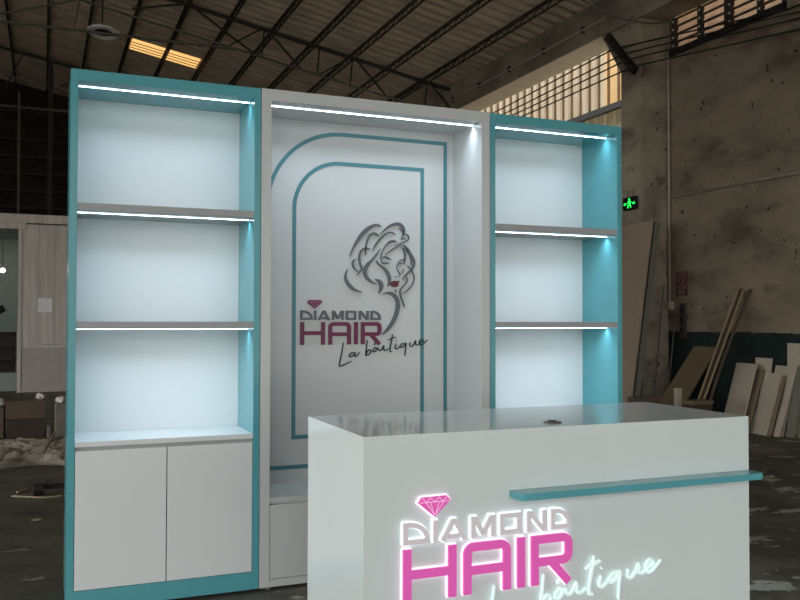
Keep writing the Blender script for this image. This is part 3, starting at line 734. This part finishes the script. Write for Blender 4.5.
bx = thing('low_crate', 'low pale crate standing in front of the leaning mouldings', 'crate', (6.69, 3.58, 0))
part(bx, 'crate_body', MB().box(6.55, 6.82, 3.50, 3.66, 0, .35), 'brown')
part(bx, 'crate_lid', MB().box(6.54, 6.83, 3.49, 3.67, .35, .395), 'ply', bevel=.004)
single('brown_plank', 'low brown plank stack between the leaning panel and the pale post', 'plank', MB().box(6.35, 6.72, 4.25, 4.40, 0, .375), 'carton')

def board(label, bn, bf, tn, th, m, name='white_board', lift=0.):
    bn, bf, tn = Vector(bn), Vector(bf), Vector(tn)
    tf = tn+(bf-bn)
    nrm = (bf-bn).cross(tn-bn).normalized()
    if nrm.x < 0: nrm = -nrm
    mb = MB(); mb.hexa(bn, bf, tf, tn, nrm*th)
    mn = min(v[2] for v in mb.v); mb.v = [(a, b, c-mn) for a, b, c in mb.v]
    return single(name, label, 'board', mb, m, 'offcut boards leaning on the right wall')
board('wide pale board leaning on the dado, leftmost of the offcuts', (7.16, 3.44, 0), (7.20, 3.79, 0), (7.60, 3.63, .77), .018, 'whiteboard')
board('brown edged board right behind the leftmost pale offcut', (7.215, 3.41, 0), (7.24, 3.60, 0), (7.645, 3.58, .70), .030, 'edge')
board('small upright pale board standing behind the leftmost offcuts', (7.61, 3.50, 0), (7.61, 3.745, 0), (7.72, 3.515, .845), .016, 'whiteboard')
board('pale board with its foot nearest the counter, in the middle of the offcuts', (7.33, 3.24, 0), (7.345, 3.49, 0), (7.64, 3.30, .675), .018, 'whiteboard')
board('narrow brown edged board tucked behind the middle pale offcut', (7.355, 3.19, 0), (7.36, 3.32, 0), (7.655, 3.25, .66), .010, 'edge')
board('wider pale board whose top shows behind the middle offcut', (7.45, 3.11, 0), (7.455, 3.42, 0), (7.708, 3.14, .765), .014, 'whiteboard')
board('narrow pale strip right of the middle offcut', (7.385, 3.105, 0), (7.385, 3.18, 0), (7.655, 3.115, .70), .018, 'whiteboard')
board('darker grey narrow strip near the right edge of the offcuts', (7.46, 2.98, 0), (7.465, 3.09, 0), (7.67, 2.99, .78), .03, 'greengrey')
board('grey edge on board farthest to the right among the offcuts', (7.50, 2.86, 0), (7.505, 2.97, 0), (7.68, 2.87, .80), .03, 'edge')
board('tallest pale board standing at the back of the offcuts', (7.715, 2.74, 0), (7.715, 3.29, 0), (7.732, 2.75, 1.03), .016, 'whiteboard')

# ------------------------------------------------------------------ cabin and litter on the left
cb = thing('site_cabin', 'stained grey partition cabin with an open doorway, behind the left shelf cabinet', 'cabin', (0, 12.5, 0))
YC = 12.4
part(cb, 'front_panel', MB().box(-.47, 2.6, YC, YC+.08, .78, 2.96), 'cabin')
part(cb, 'lower_panel', MB().box(-.47, 2.6, YC-.004, YC+.08, 0, .78), 'cabinlow')
part(cb, 'cornice', MB().box(-4, 2.65, YC-.05, YC+.1, 2.98, 3.13), 'cabin')
part(cb, 'door_head', MB().box(-4, -.40, YC-.02, YC+.08, 2.87, 2.98), 'cabin')
part(cb, 'door_jamb', MB().box(-.53, -.47, YC-.02, YC+.1, 0, 2.87), 'cabin')
for x in (-.2, .07, .34): part(cb, 'panel_joint', MB().box(x, x+.012, YC-.007, YC, .85, 2.96), 'cabinlow')
part(cb, 'panel_ledge', MB().box(-.12, .16, YC-.016, YC, .83, .845), 'rail')
part(cb, 'inner_back_wall', MB().box(-4, 2.6, 16.2, 16.3, 0, 3.1), 'cabinin')
part(cb, 'inner_side_wall', MB().box(2.5, 2.6, YC+.08, 16.2, 0, 3.1), 'cabinin')
part(cb, 'cabin_roof', MB().box(-4, 2.65, YC+.1, 16.3, 3.0, 3.1), 'cabinin')
for y in (13.2, 14.1, 15.0): part(cb, 'ceiling_batten', MB().box(-4, 2.5, y, y+.12, 2.90, 3.0), 'rail')
for k, (x, y, z) in enumerate(((-.90, 15.4, 2.29), (-1.02, 15.6, 2.42))):
    l = thing('cabin_lamp', 'small lit lamp glowing inside the cabin doorway, the %s one' % ('lower', 'upper')[k], 'lamp', (x, y, z), 'lit lamps in the cabin')
    m = MB(); m.lathe([(0, -.05), (.04, -.035), (.055, 0), (.04, .035), (0, .05)], (x, y, z), 14); part(l, 'bulb', m, 'lamp', smooth=True)
    part(l, 'flex', MB().tube([(x, y, z+.04), (x, y, 2.99)], .006, 6), 'wire')
rk = thing('cabin_rack', 'dark open rack standing inside the cabin doorway', 'rack', (-1., 13.9, 0))
for z in (.45, .72, 1.0): part(rk, 'rack_shelf', MB().box(-1.5, -.60, 13.6, 14.2, z, z+.04), 'steel')
for x in (-1.5, -.64):
    for y in (13.6, 14.16): part(rk, 'rack_post', MB().box(x, x+.04, y, y+.04, 0, 1.04), 'steel')
part(rk, 'rack_back', MB().box(-1.5, -.6, 14.2, 14.22, 0, 1.0), 'brown')
single('stored_tool', 'dark machine lying on top of the rack in the cabin', 'machine', MB().tube(spline([(-1.1, 13.9, 1.145), (-1.0, 13.9, 1.25), (-.92, 13.9, 1.42), (-.80, 13.9, 1.50)], 4), [.10]*6+[.07]*7, 10), 'black')
single('white_bin', 'pale box on the cabin floor behind the doorway', 'box', MB().box(-1.3, -.53, 12.75, 13.3, 0, .33), 'rail', bevel=.01)
pp = MB(); vs = []; fs = []
for i in range(6):
    for j in range(7):
        vs.append((-.20+.232*i/5+random.uniform(-.008, .008), YC-.012-.007*random.random(), 1.41+.25*j/6+random.uniform(-.006, .006)))
for i in range(5):
    for j in range(6): fs.append((i*7+j, (i+1)*7+j, (i+1)*7+j+1, i*7+j+1))
pp.add(vs, fs)
o = single('paper_notice', 'crumpled pale paper notice stuck on the cabin panel', 'paper', pp, 'paper')
sd = o.modifiers.new('thick', 'SOLIDIFY'); sd.thickness = .002
# steelwork in the dark above the cabin
single('steel_pole', 'thin pale vertical pole rising behind the cabin at the far left', 'pole', MB().tube([(-.63, 13.0+3.5, 0), (-.66, 13+3.5, 6.3)], .03, 8), 'steel2')
single('steel_post', 'dark steel post with side brackets standing behind the cabin', 'post', MB().box(-.06, .04, 17.0, 17.1, 0, 7.2), 'steel')
single('cross_pipe', 'pale pipe crossing level in the dark above the cabin', 'pipe', MB().tube([(-3, 17.0-.2, 6.02), (3, 16.8, 6.02)], .03, 8), 'steel2')
for k in range(5):
    z = 4.2+.45*k
    single('wall_ledge', 'dark horizontal rail on the far wall, %s from the bottom' % ('first', 'second', 'third', 'fourth', 'fifth')[k], 'rail', MB().box(-5, 4, 20.6, 20.8, z, z+.07), 'steel', 'rails on the far wall')

ct = thing('carton', 'large dark carton with a paler lid on the floor near the cabin', 'carton', (-.29, 6.35, 0))
part(ct, 'carton_body', MB().box(-.46, -.085, 6.15, 6.55, 0, .21), 'cartondark', bevel=.006)
part(ct, 'carton_lid', MB().hexa((-.475, 6.13, .21), (-.075, 6.13, .21), (-.075, 6.57, .21), (-.475, 6.57, .21), (0, 0, .19)), 'carton', 'paler upper half')
single('carton', 'half hidden carton at the left edge of the photograph', 'carton', MB().box(-1.0, -.49, 6.2, 6.6, 0, .33), 'carton', bevel=.008)
single('concrete_block', 'upright grey block between the dark carton and the teal cabinet', 'block', MB().box(.02, .22, 6.05, 6.3, 0, .37), 'block', bevel=.012)
single('small_can', 'small grey can standing between the carton and the grey block', 'can', MB().tube([(-.03, 6.1, 0), (-.03, 6.1, .12), (-.03, 6.1, .13)], [.03, .03, .025], 12), 'steel2')
def crumple(c, r, seed):
    rnd = random.Random(seed); bm = bmesh.new()
    bmesh.ops.create_icosphere(bm, subdivisions=3, radius=1)
    ph = [rnd.uniform(0, 6) for _ in range(6)]
    mb = MB(); vs = []
    for v in bm.verts:
        d = v.co; k = 1+.22*math.sin(4*d.x+ph[0])*math.sin(5*d.y+ph[1])+.14*math.sin(9*d.z+ph[2]+5*d.x)+rnd.uniform(-.07, .07)
        vs.append((c[0]+d.x*r[0]*k, c[1]+d.y*r[1]*k, max(c[2]-r[2]*.8, c[2]+d.z*r[2]*k)))
    mb.add(vs, [tuple(v.index for v in f.verts) for f in bm.faces]); bm.free()
    return mb
single('plastic_bag', 'crumpled white bag lying on the lid of the dark carton', 'bag', crumple((-.12, 6.3, .43), (.05, .07, .04), 3), 'bag', smooth=True)
single('plastic_bag', 'white bag scrap on the half hidden carton at the left edge', 'bag', crumple((-.53, 6.35, .365), (.04, .07, .045), 5), 'bag', smooth=True)
single('plastic_bag', 'pale rag lying on top of the grey block', 'bag', crumple((.09, 6.15, .40), (.06, .08, .04), 8), 'bag', smooth=True)
def film(x0, x1, y0, y1, nx, ny, h, seed):
    rnd = random.Random(seed); p = [rnd.uniform(0, 6) for _ in range(8)]
    top = []; mb = MB()
    for i in range(nx+1):
        for j in range(ny+1):
            u, v = i/nx, j/ny
            e = min(1, 6*min(u, 1-u))*min(1, 6*min(v, 1-v))
            x = x0+(x1-x0)*u+.05*math.sin(9*v+p[0]); y = y0+(y1-y0)*v+.12*math.sin(7*u+p[1])
            z = abs(math.sin(11*u+6*v+p[2])*math.sin(13*v-4*u+p[3]))*.6+abs(math.sin(23*u-9*v+p[4]))*.25+rnd.random()*.2
            top.append((x, y, .004+h*e*z))
    n = len(top)
    bot = [(a, b, 0.0) for a, b, c in top]
    f = []
    for i in range(nx):
        for j in range(ny):
            a = i*(ny+1)+j; q = (a, a+ny+1, a+ny+2, a+1)
            f.append(q); f.append(tuple(k+n for k in reversed(q)))
    return mb.add(top+bot, f)
single('plastic_film', 'wide heap of crumpled plastic film on the floor before the cartons', 'plastic film', film(-.75, .55, 4.05, 5.0, 40, 34, .10, 1), 'film')
single('plastic_film', 'smaller strip of crumpled film farther back beside the cartons', 'plastic film', film(-.62, .5, 5.15, 5.75, 36, 20, .07, 4), 'film')
single('wooden_stick', 'pale wooden stick lying slanted across the crumpled film', 'stick', MB().bar((-.10, 4.15, .10), (.01, 5.1, .17), .022, .018), 'wood')
dl = thing('furniture_dolly', 'low black dolly on the floor left of the teal cabinet', 'dolly', (.02, 2.85, 0))
part(dl, 'dolly_wheel', MB().tube([(-.155, 2.80, .05), (-.085, 2.80, .05)], .05, 18), 'black')
part(dl, 'dolly_frame', MB().box(-.085, .5, 2.82, 2.87, .035, .065), 'black', bevel=.004)
part(dl, 'dolly_wheel', MB().tube([(.43, 2.9, .05), (.49, 2.9, .05)], .05, 18), 'black')
part(dl, 'dolly_plate', MB().box(-.165, -.075, 2.73, 2.87, .085, .1), 'blackgloss')
single('wooden_stick', 'thin curved twig of wood on the floor under the black dolly', 'stick', MB().tube(spline([(-.30, 2.80, .008), (-.20, 2.72, .01), (-.08, 2.66, .008), (.03, 2.68, .008)], 4), .007, 6), 'wood')
single('wooden_stick', 'short pale offcut on the floor left of the black dolly', 'stick', MB().bar((-.27, 2.93, .008), (-.20, 3.02, .01), .015, .014), 'wood')
single('floor_scrap', 'small torn pale flake on the floor left of the teal cabinet', 'scrap', crumple((-.13, 1.95, .006), (.03, .012, .006), 11), 'wood')

# ------------------------------------------------------------------ light
wd = bpy.data.worlds.new('overcast'); sc.world = wd; wd.use_nodes = True
nt = wd.node_tree; bg = nt.nodes['Background']; bg.inputs['Color'].default_value = (.97, 1., 1., 1)
tc = N(nt, 'ShaderNodeTexCoord'); dt = N(nt, 'ShaderNodeVectorMath', operation='DOT_PRODUCT')
nt.links.new(tc.outputs['Generated'], dt.inputs[0]); dt.inputs[1].default_value = (-.93, -.2, .3)
mr = N(nt, 'ShaderNodeMapRange', interpolation_type='SMOOTHSTEP')
mr.inputs['From Min'].default_value = .0; mr.inputs['From Max'].default_value = 1.
mr.inputs['To Min'].default_value = 1.15; mr.inputs['To Max'].default_value = 4.2
nt.links.new(dt.outputs['Value'], mr.inputs['Value']); nt.links.new(mr.outputs['Result'], bg.inputs['Strength'])
sc.view_settings.view_transform = 'Standard'; sc.view_settings.look = 'None'
sc.view_settings.gamma = 1.; sc.view_settings.use_curve_mapping = False
sc.view_settings.exposure = .04
